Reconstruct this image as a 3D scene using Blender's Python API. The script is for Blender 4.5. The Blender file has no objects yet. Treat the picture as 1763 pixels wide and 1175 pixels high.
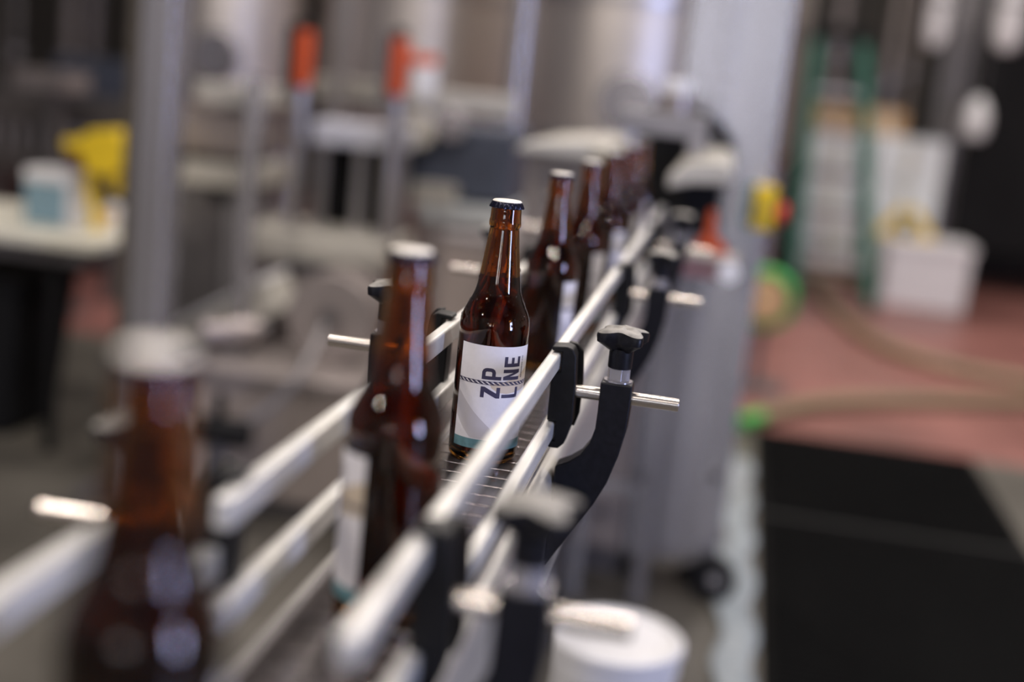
import bpy, bmesh, math, random
from mathutils import Vector, Matrix
random.seed(7)
SC = bpy.context.scene
COL = SC.collection

# ------------------------------------------------------------------ camera
IW, IH = 1763.0, 1175.0
FPX = 2264.4
YAW, PITCH, ROLL = [math.radians(a) for a in (-8.687, 11.553, 6.023)]
CAM = Vector((.1869, -1.1143, 1.3372))
_f = Vector((math.sin(YAW)*math.cos(PITCH), math.cos(YAW)*math.cos(PITCH), -math.sin(PITCH)))
_r = Vector((math.cos(YAW), -math.sin(YAW), 0)); _u = _r.cross(_f)
_r, _u = math.cos(ROLL)*_r + math.sin(ROLL)*_u, -math.sin(ROLL)*_r + math.cos(ROLL)*_u
cd = bpy.data.cameras.new('camera'); cam = bpy.data.objects.new('camera', cd); COL.objects.link(cam)
m = Matrix((_r, _u, -_f)).transposed().to_4x4(); m.translation = CAM
cam.matrix_world = m
cd.sensor_width = 36.0; cd.lens = FPX*36.0/IW; cd.clip_start = .02; cd.clip_end = 60
cd.dof.use_dof = True; cd.dof.focus_distance = 1.128; cd.dof.aperture_fstop = 1.6
cd.dof.aperture_blades = 0
SC.camera = cam
SC.view_settings.view_transform = 'Standard'; SC.view_settings.look = 'None'
SC.view_settings.gamma = 1.0; SC.view_settings.use_curve_mapping = False
SC.view_settings.exposure = -0.50
try:
    SC.cycles.use_denoising = True
    SC.cycles.max_bounces = 14; SC.cycles.transmission_bounces = 12; SC.cycles.diffuse_bounces = 4
    SC.cycles.sample_clamp_indirect = 4.0; SC.cycles.sample_clamp_direct = 0
    SC.cycles.blur_glossy = 1.0
except Exception:
    pass

# ------------------------------------------------------------------ world and lights
wd = bpy.data.worlds.new('world'); SC.world = wd; wd.use_nodes = True
wd.node_tree.nodes['Background'].inputs[0].default_value = (.55, .56, .6, 1)
wd.node_tree.nodes['Background'].inputs[1].default_value = .25

def area(name, loc, target, sx, sy, power, color):
    ld = bpy.data.lights.new(name, 'AREA'); ld.shape = 'RECTANGLE'; ld.size = sx; ld.size_y = sy
    ld.energy = power; ld.color = color
    o = bpy.data.objects.new(name, ld); COL.objects.link(o); o.location = loc
    d = Vector(target) - Vector(loc); o.rotation_euler = d.to_track_quat('-Z', 'Y').to_euler()
    return o
# daylight through the open bay door on the right wall, and through the windows high on the left wall
DOOR = area('bay_door_daylight', (5.85, -2.6, 1.9), (0, -2.6, 1.9), 1.0, 2.2, 370, (.50, .58, 1.0))
WINS = [(-.15, 1.5)]      # windows in the wall behind the viewer
for wx, ww_ in WINS: area('window_daylight', (wx, -5.92, 1.85), (wx, 0, 1.85), ww_, .5, 22, (.86, .90, 1.0))
LAMPS = [(-1.6, .6), (.3, .9), (2.6, .9), (-.9, 4.3), (.6, 4.0), (2.8, 4.0), (-.4, 6.6), (1.2, 7.0), (3.0, 7.6), (-2.2, -1.3), (-4.2, -4.4), (-.7, -3.4), (1.6, -3.4)]  # last two, behind the viewer, are fill added to brighten the bottle label
LAMP_Z = 4.6
for lx, ly in LAMPS:
    area('high_bay_light', (lx, ly, LAMP_Z-.09), (lx, ly, 0), .40, .40, 84, (1.0, .91, .84))

# ------------------------------------------------------------------ pixel helpers (distance always from a plane the thing stands on or in)
def ray(x, y): return _f + _r*((x-IW/2)/FPX) - _u*((y-IH/2)/FPX)
def onz(x, y, z=0.0): d = ray(x, y); return CAM + d*((z-CAM.z)/d.z)
def ony(x, y, Y): d = ray(x, y); return CAM + d*((Y-CAM.y)/d.y)
def rect(x0, y0, x1, y1, Y):
    """axis-aligned x0,x1,z0,z1 in the plane Y that shows about as this pixel box"""
    c = ony((x0+x1)/2, (y0+y1)/2, Y); s = (c-CAM).dot(_f)/FPX
    w, h = abs(x1-x0)*s/2, abs(y1-y0)*s/2
    return c.x-w, c.x+w, c.z-h, c.z+h

# ------------------------------------------------------------------ materials
MATS = {}
def mat(name, col, rough=.5, metal=0.0, var=.12, scale=20.0, stretch=(1, 1, 1), bump=0.0, rvar=.08, trans=0.0, ior=1.45, emit=None, coat=0.0, spec=.5, aniso=0.0):
    if name in MATS: return MATS[name]
    M = bpy.data.materials.new(name); M.use_nodes = True
    nt = M.node_tree; b = nt.nodes['Principled BSDF']
    tc = nt.nodes.new('ShaderNodeTexCoord'); mp = nt.nodes.new('ShaderNodeMapping'); mp.inputs['Scale'].default_value = stretch
    nz = nt.nodes.new('ShaderNodeTexNoise'); nz.inputs['Scale'].default_value = scale; nz.inputs['Detail'].default_value = 4
    nt.links.new(tc.outputs['Object'], mp.inputs[0]); nt.links.new(mp.outputs[0], nz.inputs['Vector'])
    rp = nt.nodes.new('ShaderNodeValToRGB')
    lo = [max(0, c*(1-var)) for c in col]; hi = [min(1, c*(1+var)) for c in col]
    rp.color_ramp.elements[0].position = .3; rp.color_ramp.elements[1].position = .7
    rp.color_ramp.elements[0].color = (*lo, 1); rp.color_ramp.elements[1].color = (*hi, 1)
    nt.links.new(nz.outputs['Fac'], rp.inputs[0]); nt.links.new(rp.outputs[0], b.inputs['Base Color'])
    mr = nt.nodes.new('ShaderNodeMapRange'); mr.inputs[3].default_value = max(.02, rough-rvar); mr.inputs[4].default_value = min(1, rough+rvar)
    nt.links.new(nz.outputs['Fac'], mr.inputs[0]); nt.links.new(mr.outputs[0], b.inputs['Roughness'])
    b.inputs['Metallic'].default_value = metal; b.inputs['IOR'].default_value = ior
    b.inputs['Transmission Weight'].default_value = trans; b.inputs['Coat Weight'].default_value = coat
    b.inputs['Specular IOR Level'].default_value = spec
    if aniso:
        b.inputs['Anisotropic'].default_value = aniso; b.inputs['Anisotropic Rotation'].default_value = .25
        tg = nt.nodes.new('ShaderNodeTangent'); tg.direction_type = 'RADIAL'; tg.axis = 'Z'; nt.links.new(tg.outputs[0], b.inputs['Tangent'])
    if bump:
        bp = nt.nodes.new('ShaderNodeBump'); bp.inputs['Strength'].default_value = bump; bp.inputs['Distance'].default_value = .004
        nt.links.new(nz.outputs['Fac'], bp.inputs['Height']); nt.links.new(bp.outputs[0], b.inputs['Normal'])
    if emit:
        b.inputs['Emission Color'].default_value = (*emit[0], 1); b.inputs['Emission Strength'].default_value = emit[1]
    MATS[name] = M
    return M

steel = mat('brushed_steel', (.45, .44, .47), .23, .75, .08, 30, (1, 1, .04), aniso=.95)
steel_h = mat('brushed_steel_across', (.56, .54, .54), .34, 1.0, .08, 30, (.04, 1, 1))
steel_warm = mat('warm_panel_steel', (.36, .31, .285), .38, .35, .08, 12, (1, 1, .1))
steel_dark = mat('dull_dark_steel', (.17, .16, .165), .45, .7, .2, 18)
rod_m = mat('drawn_steel_rod', (.62, .57, .52), .26, 1.0, .22, 60, (.08, 1, 1), .12)
rail_m = mat('guide_rail_polymer', (.66, .65, .62), .36, .35, .14, 45, (1, .25, 1), .12)
black_m = mat('black_nylon', (.006, .006, .009), .40, 0, .25, 180, bump=.06, spec=.32)
clip_m = mat('matte_black_polymer', (.005, .005, .006), .5, 0, .3, 150, bump=.06, spec=.3)
knob_top_m = mat('pale_grey_nylon', (.20, .19, .175), .55, 0, .5, 90, bump=.1)  # knob tops are a paler grey than the black sides
chain_m = mat('wet_chain_steel', (.20, .18, .18), .2, .8, .22, 70, (1, .3, 1), .1)
white_pl = mat('white_plastic', (.74, .74, .76), .4, 0, .04, 9)
cream = mat('cream_painted_metal', (.47, .45, .405), .42, .1, .07, 7)
grey_pl = mat('grey_painted_metal', (.27, .26, .27), .45, .2, .1, 9)
pinkgrey = mat('rosy_grey_metal', (.36, .32, .31), .4, .6, .1, 9)
dark_m = mat('near_black_rubber', (.006, .006, .007), .7, 0, .3, 40, spec=.25)
orange = mat('orange_plastic', (.52, .075, .014), .4, 0, .12, 15)
yellow = mat('yellow_plastic', (.72, .50, .02), .42, 0, .12, 15)
red_pl = mat('red_plastic', (.62, .02, .02), .35, 0, .1, 15)
teal_box = mat('pale_blue_card', (.21, .33, .40), .6, 0, .06, 12)
green_fg = mat('green_fibreglass', (.012, .125, .085), .5, 0, .12, 20)
green_h = mat('green_hose_rubber', (.06, .42, .08), .45, 0, .15, 20)
hose_m = mat('tan_braided_hose', (.21, .17, .10), .5, 0, .18, 60, bump=.2)
card = mat('brown_cardboard', (.56, .36, .19), .8, 0, .1, 14)
film_white = mat('shrink_wrapped_white_case', (.78, .82, .84), .35, 0, .06, 6, coat=.3)
concrete = mat('sealed_concrete', (.085, .078, .066), .45, 0, .3, 2.2, bump=.04, rvar=.15)
red_floor = mat('red_epoxy_floor', (.225, .098, .085), .40, 0, .3, 1.7, bump=.03, rvar=.15)
mat_rub = mat('black_mat_rubber', (.0045, .0045, .0045), .85, 0, .3, 30, spec=.08)
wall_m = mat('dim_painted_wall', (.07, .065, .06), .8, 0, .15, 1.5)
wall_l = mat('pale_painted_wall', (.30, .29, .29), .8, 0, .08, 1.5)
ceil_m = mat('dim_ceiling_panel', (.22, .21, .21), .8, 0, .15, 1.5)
tank_m = mat('polished_tank_steel', (.66, .61, .57), .42, 1.0, .05, 4, (1, 1, .15))
bluegrey = mat('blue_grey_motor', (.06, .07, .10), .45, .2, .15, 12)
plastic_film = mat('pale_clear_film', (.30, .34, .37), .16, 0, .2, 9, bump=.5)
blue_glint = mat('blue_protective_film', (.05, .42, .75), .25, 0, .1, 20)  # colour of a bluish reflection, not of a separate film
glass_m = mat('amber_glass', (.55, .235, .033), .03, 0, .03, 8, trans=1.0, ior=1.5, rvar=.02)
beer_m = mat('amber_beer', (.27, .115, .032), .02, 0, .02, 8, trans=1.0, ior=1.34, rvar=.01)
water_m = mat('condensation_water', (.96, .96, .98), .03, 0, .01, 8, trans=1.0, ior=1.33, rvar=.01)
cap_m = mat('navy_black_crown_cap', (.012, .012, .03), .28, .5, .2, 60)
capface_m = mat('cream_cap_print', (.74, .70, .64), .34, 0, .05, 200)
paper = mat('label_paper', (.78, .755, .775), .5, 0, .02, 300, bump=.03)
ink = mat('navy_ink', (.045, .04, .085), .5, 0, .08, 200)
tan_ink = mat('tan_ink', (.62, .52, .40), .5, 0, .05, 60)
grey_ink = mat('pale_grey_ink', (.575, .545, .555), .5, 0, .03, 60)
teal_ink = mat('teal_ink', (.13, .26, .29), .5, 0, .12, 200)
lamp_glow = mat('lamp_diffuser', (.9, .9, .9), .5, 0, .01, 5, emit=((1.0, .95, .9), 6.0))

# ------------------------------------------------------------------ mesh builder
class MB:
    def __init__(s): s.bm = bmesh.new()
    def box(s, x0, x1, y0, y1, z0, z1):
        v = [s.bm.verts.new(p) for p in [(x0,y0,z0),(x1,y0,z0),(x1,y1,z0),(x0,y1,z0),(x0,y0,z1),(x1,y0,z1),(x1,y1,z1),(x0,y1,z1)]]
        for f in [(0,3,2,1),(4,5,6,7),(0,1,5,4),(1,2,6,5),(2,3,7,6),(3,0,4,7)]: s.bm.faces.new([v[i] for i in f])
        return s
    def loft(s, rings, cap=True, close=True):
        R = [[s.bm.verts.new(p) for p in r] for r in rings]
        n = len(R[0])
        for a, b in zip(R, R[1:]):
            for i in range(n if close else n-1):
                j = (i+1) % n
                s.bm.faces.new([a[i], a[j], b[j], b[i]])
        if cap:
            s.bm.faces.new(list(reversed(R[0]))); s.bm.faces.new(R[-1])
        return s
    def lathe(s, prof, n=32, c=(0,0,0), wob=None):
        """closed or open profile of (r, z); r==0 collapses to a point"""
        rows = []
        for k, (r, z) in enumerate(prof):
            if r < 1e-7: rows.append([s.bm.verts.new((c[0], c[1], c[2]+z))])
            else: rows.append([s.bm.verts.new((c[0]+r*(1 + (wob(k, 2*math.pi*i/n) if wob else 0))*math.cos(2*math.pi*i/n),
                                               c[1]+r*(1 + (wob(k, 2*math.pi*i/n) if wob else 0))*math.sin(2*math.pi*i/n), c[2]+z)) for i in range(n)])
        for a, b in zip(rows, rows[1:]):
            for i in range(n):
                j = (i+1) % n
                if len(a) == 1 and len(b) == 1: continue
                if len(a) == 1: s.bm.faces.new([a[0], b[j], b[i]])
                elif len(b) == 1: s.bm.faces.new([a[i], a[j], b[0]])
                else: s.bm.faces.new([a[i], a[j], b[j], b[i]])
        return s
    def cyl(s, p0, p1, r, n=20, r1=None):
        p0, p1 = Vector(p0), Vector(p1); d = (p1-p0).normalized()
        a = d.orthogonal().normalized(); b = d.cross(a)
        r1 = r if r1 is None else r1
        s.loft([[p0 + (a*math.cos(2*math.pi*i/n) + b*math.sin(2*math.pi*i/n))*r for i in range(n)],
                [p1 + (a*math.cos(2*math.pi*i/n) + b*math.sin(2*math.pi*i/n))*r1 for i in range(n)]])
        return s
    def tube(s, path, r, n=12):
        pts = [Vector(p) for p in path]; rings = []; a = None
        for i, p in enumerate(pts):
            d = (pts[min(i+1, len(pts)-1)] - pts[max(i-1, 0)]).normalized()
            a = d.orthogonal().normalized() if a is None else (a - d*a.dot(d)).normalized()
            b = d.cross(a)
            rings.append([p + (a*math.cos(2*math.pi*k/n) + b*math.sin(2*math.pi*k/n))*r for k in range(n)])
        return s.loft(rings)
    def prism(s, poly, axis, a0, a1):
        def P(u, v, w): return {'y': (u, w, v), 'x': (w, u, v), 'z': (u, v, w)}[axis]
        return s.loft([[P(u, v, a0) for u, v in poly], [P(u, v, a1) for u, v in poly]])
    def build(s, name, M, parent=None, bevel=0.0, seg=2, angle=35, label=None, recalc=True):
        off = parent_loc(parent) if parent else Vector((0, 0, 0))
        if recalc: bmesh.ops.recalc_face_normals(s.bm, faces=s.bm.faces)
        if off.length: bmesh.ops.translate(s.bm, verts=s.bm.verts, vec=-off)
        for f in s.bm.faces: f.smooth = True
        me = bpy.data.meshes.new(name); s.bm.to_mesh(me); s.bm.free()
        me.set_sharp_from_angle(angle=math.radians(angle))
        me.materials.append(M)
        o = bpy.data.objects.new(name, me); COL.objects.link(o)
        if parent: o.parent = parent
        if bevel:
            md = o.modifiers.new('bevel', 'BEVEL'); md.width = bevel; md.segments = seg; md.limit_method = 'ANGLE'; md.angle_limit = math.radians(40)
            md.harden_normals = True
        if label: o['label'] = label
        return o
def parent_loc(p):
    v = Vector((0, 0, 0))
    while p: v += p.location; p = p.parent
    return v
def spline(pts, n=8):
    P = [Vector(p) for p in pts]; out = []
    for i in range(len(P)-1):
        p0, p1, p2, p3 = P[max(i-1, 0)], P[i], P[i+1], P[min(i+2, len(P)-1)]
        for k in range(n):
            t = k/n
            out.append(.5*((2*p1) + (p2-p0)*t + (2*p0-5*p1+4*p2-p3)*t*t + (3*p1-p0-3*p2+p3)*t**3))
    return out + [P[-1]]
def thing(name, label, cat, loc=(0, 0, 0), group=None, rz=0):
    o = bpy.data.objects.new(name, None); COL.objects.link(o); o.location = loc; o.rotation_euler = (0, 0, rz)
    o.empty_display_size = .05
    o['label'] = label; o['category'] = cat
    if group: o['group'] = group
    return o
def tag(o, label, cat, group=None):
    o['label'] = label; o['category'] = cat
    if group: o['group'] = group
    return o
def struct(o, label=None):
    o['kind'] = 'structure'
    if label: o['label'] = label; o['category'] = o.name.split('_')[0]
    return o
def kids(o): return [c for c in bpy.data.objects if c.parent == o]
def copy_tree(o, parent=None):
    c = o.copy(); COL.objects.link(c); c.parent = parent
    for ch in kids(o): copy_tree(ch, c)
    return c
def bx(name, M, parent, x0, x1, y0, y1, z0, z1, bevel=.003, label=None):
    return MB().box(x0, x1, y0, y1, z0, z1).build(name, M, parent, bevel, label=label)

# ------------------------------------------------------------------ the room
struct(bx('floor', concrete, None, -7, 6, -6, 4.25, -.1, 0, 0), 'grey sealed concrete floor around the bottling line')
struct(bx('floor_red', red_floor, None, -7, 6, 4.25, 11, -.1, 0, 0), 'red coated floor beyond the bottling line')
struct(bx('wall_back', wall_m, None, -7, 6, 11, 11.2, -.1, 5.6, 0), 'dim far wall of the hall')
struct(bx('wall_left', wall_l, None, -7.2, -7, -6, 11, -.1, 5.6, 0), 'dim left wall of the hall')
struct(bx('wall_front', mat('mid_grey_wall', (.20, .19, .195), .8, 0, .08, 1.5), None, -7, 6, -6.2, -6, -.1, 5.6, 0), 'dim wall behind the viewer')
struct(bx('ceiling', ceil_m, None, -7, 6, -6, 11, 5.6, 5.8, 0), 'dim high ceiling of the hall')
w = MB(); w.box(6, 6.2, -6, -4.1, -.1, 5.6); w.box(6, 6.2, -1.1, 11, -.1, 5.6); w.box(6, 6.2, -4.1, -1.1, 3.6, 5.6)
struct(w.build('wall_right', wall_l), 'dim right wall with an open bay door')
w = MB(); w.box(5.9, 6.0, -4.2, -4.1, 0, 3.6); w.box(5.9, 6.0, -1.1, -1.0, 0, 3.6); w.box(5.9, 6.0, -4.2, -1.0, 3.6, 3.7)
struct(w.build('door_1', steel_dark), 'dark frame of the open bay door')

for k, (wx, ww_) in enumerate(WINS):
    w = thing(f'window_{k+1}', 'daylit window strip in the wall behind the viewer', 'window', (wx, -5.97, 1.65)); w['kind'] = 'structure'
    n = MB()
    for q in ((wx-ww_/2-.06, wx-ww_/2, 1.53, 2.17), (wx+ww_/2, wx+ww_/2+.06, 1.53, 2.17), (wx-ww_/2, wx+ww_/2, 1.53, 1.6), (wx-ww_/2, wx+ww_/2, 2.1, 2.17)): n.box(q[0], q[1], -5.999, -5.93, q[2], q[3])
    n.build('window_frame', steel_dark, w)
    bx('pane', mat('bright_sky_pane', (.8, .85, .9), .2, 0, .02, 3, emit=((.86, .9, 1.0), .8)), w, wx-ww_/2, wx+ww_/2, -5.995, -5.98, 1.6005, 2.0995, 0)
# high-bay lamps on rods, the added fill pair among them
for i, (lx, ly) in enumerate(LAMPS):
    if i == 0:
        L0 = thing('high_bay_lamp', 'square high bay lamp hanging from the ceiling above the hall', 'lamp', (lx, ly, LAMP_Z), 'high bay lamps under the ceiling')
        MB().lathe([(0, .16), (.10, .16), (.14, .08), (.31, 0), (.32, -.07), (.30, -.07), (0, -.05)], 24, (lx, ly, LAMP_Z)).build('housing', grey_pl, L0)
        bx('diffuser', lamp_glow, L0, lx-.2, lx+.2, ly-.2, ly+.2, LAMP_Z-.08, LAMP_Z-.052, .004)
        MB().cyl((lx, ly, LAMP_Z+.15), (lx, ly, 5.6), .012, 10).build('hanging_rod', steel_dark, L0)
    else:
        copy_tree(L0).location = (lx, ly, LAMP_Z)

# ------------------------------------------------------------------ bottling conveyor
ZB = 1.0
Y0, Y1 = -1.05, 2.26
cv = thing('bottling_conveyor', 'long steel bottle conveyor with a slatted chain running away between guide rails', 'conveyor', (0, 0, 0))
PITCHC = .0254
slat = MB().box(-.041, .041, -.0118, .0118, ZB-.006, ZB).build('chain_slat', chain_m, cv, .0012)
nsl = int((Y1-Y0)/PITCHC)
for i in range(nsl):
    o = slat if i == 0 else slat.copy()
    if i: COL.objects.link(o); o.parent = cv
    o.location.y = Y0 + PITCHC*(i+.5)
bx('chain_bed', steel_dark, cv, -.05, .05, Y0, Y1, ZB-.03, ZB-.0065, 0)
for s in (-1, 1):
    # side frame with a rolled, rounded upper edge
    prof = [(s*.0635, .865), (s*.0635, .975)] + [(s*(.0515+.012*math.cos(a)), .978+.012*math.sin(a)) for a in [math.pi*k/8 for k in range(0, 9)]] + [(s*.0395, .965), (s*.058, .955), (s*.058, .865)]
    MB().prism(prof, 'y', Y0, Y1).build('side_frame', mat('satin_frame_steel', (.48, .465, .44), .42, .6, .08, 30, (1, .1, 1)), cv, .0008)
MB().box(.0636, .0644, -.10, -.02, .944, .968).build('film_strip', blue_glint, cv, label='bright blue strip standing in for a reflection')  # blue reflection on the side frame, put in as a coloured strip
bx('bottom_pan', steel, cv, -.0575, .0575, Y0, Y1, .862, .87, .002)
for yy in (-.95, 2.17):
    for s in (-1, 1):
        bx('support_leg', steel, cv, s*.085-.018, s*.085+.018, yy-.018, yy+.018, .0, .93, .003)
    bx('leg_crossbar', steel, cv, -.067, .067, yy-.012, yy+.012, .3, .33, .002)
    bx('leg_bracket', steel, cv, -.07, .07, yy-.015, yy+.015, .83, .861, .002)

def rail(x0, x1, z0, z1, label, ya=-.95, yb=1.62):
    r_ = MB().box(x0, x1, ya, yb, z0, z1).build('guide_rail', rail_m, None, .0028, 3)
    return tag(r_, label, 'guide rail', 'guide rails along the conveyor')
rail(.0475, .0585, 1.0815, 1.0975, 'upper pale guide rail on the side of the cross-handle clamps nearest the viewer', -.61)
rail(.0485, .0595, 1.0175, 1.0340, 'lower pale guide rail under the near upper rail, right of the bottles', -.60)
rail(-.0515, -.0405, 1.0920, 1.1100, 'upper pale guide rail on the far side, left of the bottles', -.505)
rail(-.0515, -.0405, 1.0345, 1.0525, 'lower pale guide rail on the far side, left of the bottles', -.505)
# flared lead-in rail at the near left
pf = [Vector((-.058, -.46, 1.066)), Vector((-.062, -.52, 1.068)), onz(300, 900, 1.083), onz(172, 935, 1.083), onz(60, 1005, 1.083), onz(-80, 1100, 1.083)]
pf = spline(pf, 6); n = MB(); rings = []
for i, p in enumerate(pf):
    d = (pf[min(i+1, len(pf)-1)]-pf[max(i-1, 0)]); d.z = 0; d.normalize(); sd = Vector((-d.y, d.x, 0))
    rings.append([p+sd*a+Vector((0, 0, b)) for a, b in ((-.006, -.009), (.006, -.009), (.006, .009), (-.006, .009))])
tag(n.loft(rings).build('guide_rail', rail_m, None, .0028, 3), 'flared lead-in end of the left guide rail beside the nearest bottle', 'guide rail', 'guide rails along the conveyor')

# rail clamps ---------------------------------------------------------------
def make_clamp(label):
    """built around x = 0 conveyor centre, y = 0, absolute z; right-hand side"""
    t = thing('rail_clamp', label, 'clamp', (0, 0, 0), 'star-knob clamps holding the guide rails')
    # arm sweeping out of the side frame
    outer = [(.0645, .898), (.0780, .921), (.0900, .942), (.1030, .964), (.1125, .985), (.1200, .012+1), (.1240, 1.035), (.1250, 1.056), (.1250, 1.0775)]
    inner = [(.0965, 1.0775), (.0968, 1.050), (.0965, 1.034), (.0930, 1.020), (.0860, 1.0085), (.0760, 1.0005), (.0645, .9945)]
    MB().prism(outer+inner, 'y', -.0125, .0125).build('arm', black_m, t, .002, 3, 50)
    # knob column
    cx, cz = .1108, 1.0775
    n = MB()
    n.lathe([(0, 0), (.0128, 0), (.0128, .0012), (0, .0012)], 28, (cx, 0, cz)); n.build('washer', steel, t)
    n = MB(); n.cyl((cx, 0, cz+.0012), (cx, 0, cz+.0125), .0108, 6); n.build('hex_nut', steel, t, .0008)
    n = MB(); n.lathe([(0, .0125), (.0105, .0125), (.0108, .0135), (.0108, .0300), (0, .0300)], 28, (cx, 0, cz)); n.build('knob_collar', black_m, t)
    N = 72; rings = []
    for z, sc in [(.0275, .45), (.0300, .62), (.0365, .97), (.0445, 1.0), (.0465, .96), (.0485, .82), (.0500, .5), (.0503, .12)]:
        ring = []
        for i in range(N):
            a = 2*math.pi*i/N
            c4 = .5 + .5*math.cos(4*(a + math.radians(52)))
            rr = .0162 + .0108*c4**1.3
            rr = rr*sc if sc > .7 else rr*sc*.9
            dip = -.0022*c4 if z > .044 else 0
            ring.append((cx+rr*math.cos(a), rr*math.sin(a), cz+z+dip))
        rings.append(ring)
    kb = MB().loft(rings[:5]).build('star_knob', black_m, t, angle=40)
    MB().loft([[(x, y, z+.0001) for x, y, z in rings[4]]] + rings[5:]).build('knob_top', knob_top_m, kb, angle=40, label='pale grey top of the knob')
    n = MB(); n.cyl((.060, 0, 1.0632), (.1670, 0, 1.0632), .0059, 24); n.build('cross_rod', rod_m, t, .0008)
    # rail clip: grips both rails from outside
    cl = [(.0597, 1.0990), (.0505, 1.0990), (.0500, 1.1030), (.0640, 1.1045), (.0690, 1.1025), (.0722, 1.0965), (.0745, 1.070), (.0752, 1.036), (.0730, 1.0270), (.0700, 1.0160), (.0650, 1.0105), (.0560, 1.0105), (.0555, 1.0165), (.0607, 1.0168), (.0607, 1.0350), (.0525, 1.0350), (.0520, 1.0790), (.0597, 1.0805)]
    c = MB().prism(cl, 'y', -.011, .011).build('rail_clip', clip_m, t, .0015, 3, 50)
    cl2 = [(.062, 1.1050), (.0700, 1.1040), (.0762, 1.0970), (.0785, 1.070), (.0785, 1.040), (.0750, 1.0270), (.070, 1.03), (.070, 1.09)]
    MB().prism(cl2, 'y', .0111, .0190).build('clip_plate', clip_m, c, .0015, 3, 50)
    return t
ck = [('black star-knob clamp in sharp focus, right of the sharp labelled bottle', .03, 1),
      ('black star-knob clamp behind the sharp one, near rail side', .625, 1),
      ('strongly blurred black star-knob clamp at the bottom centre, above the white pail', -.475, 1),
      ('black star-knob clamp half hidden behind the second nearest bottle', .045, -1),
      ('far black clamp on the left rails with its rod showing behind the sharp bottle', .575, -1),
      ('strongly blurred black clamp on the left rails behind the nearest bottle', -.475, -1),
      ('farthest black star-knob clamp on the near rail side', 1.2, 1),
      ('farthest black clamp on the left rails', 1.15, -1)]
C0 = make_clamp(ck[0][0])
CL = None
for i, (lab, yy, s) in enumerate(ck):
    if i == 0: o = C0; o.location.y = yy; continue
    if s == 1: o = copy_tree(C0)
    elif CL is None:
        o = CL = copy_tree(C0)
        done = set()
        for ch in [k for k in kids(o)] + [g for k in kids(o) for g in kids(k)]:      # mirror-image hand for the other side
            me = ch.data.copy(); ch.data = me
            if ch.name.startswith('arm'):
                for v_ in me.vertices:
                    if v_.co.x < .066: v_.co.x += .0055
            me.transform(Matrix.Diagonal((-1, 1, 1, 1))); me.flip_normals()
    else: o = copy_tree(CL)
    o.location = (.005 if s < 0 else 0, yy, .012 if s < 0 else 0); o['label'] = lab

# ------------------------------------------------------------------ bottles
RB = .0305
outer = [(.0, .003), (.018, .0015), (.0245, .0), (.0275, .0006), (.0298, .0032), (RB, .008), (RB, .118), (.0303, .1225), (.0293, .1275), (.0275, .1325), (.0248, .1380), (.0222, .1435), (.0203, .1485), (.0190, .1540), (.0179, .1620), (.0166, .1720), (.0152, .1830), (.0140, .1930), (.0129, .2035), (.0127, .2055), (.0136, .2065), (.0139, .2085), (.0138, .2110), (.0133, .2130), (.0131, .2190), (.0126, .2250), (.0115, .2265)]
inner = [(.0098, .2265), (.0095, .2050), (.0108, .1930), (.0120, .1830), (.0134, .1720), (.0147, .1620), (.0158, .1540), (.0171, .1485), (.0190, .1435), (.0216, .1380), (.0243, .1325), (.0261, .1275), (.0270, .1225), (.0273, .118), (.0273, .011), (.025, .007), (.0, .0065)]
def rin(z):
    for (r1, z1), (r0, z0) in zip(inner, inner[1:]):
        if z0 <= z <= z1: return r0 + (r1-r0)*(z-z0)/(z1-z0+1e-9)
    return .0273
LBOT, LTOP, LHALF = .0140, .1060, .0405
def flat(polys, r, z_off=0.0, step=.0016):
    """(s, h) polygons wrapped on the bottle wall; s = arc length from the label centre line, facing -Y"""
    bm = bmesh.new()
    for p in polys:
        bm.faces.new([bm.verts.new((s_, 0, h_)) for s_, h_ in p])
    bm.normal_update(); bmesh.ops.triangulate(bm, faces=bm.faces[:])
    s_ = -LHALF
    while s_ < LHALF:
        bmesh.ops.bisect_plane(bm, geom=bm.verts[:]+bm.edges[:]+bm.faces[:], plane_co=(s_, 0, 0), plane_no=(1, 0, 0)); s_ += step
    for v in bm.verts:
        a = v.co.x/RB; v.co = Vector((r*math.sin(a), -r*math.cos(a), v.co.z))
    bm.normal_update()
    for f in bm.faces:
        c = f.calc_center_median()
        if f.normal.dot(Vector((c.x, c.y, 0))) < 0: f.normal_flip()
    b = MB(); b.bm.free(); b.bm = bm
    return b
def strip_poly(x0, x1, y0, y1): return [(x0, y0), (x1, y0), (x1, y1), (x0, y1)]
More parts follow.
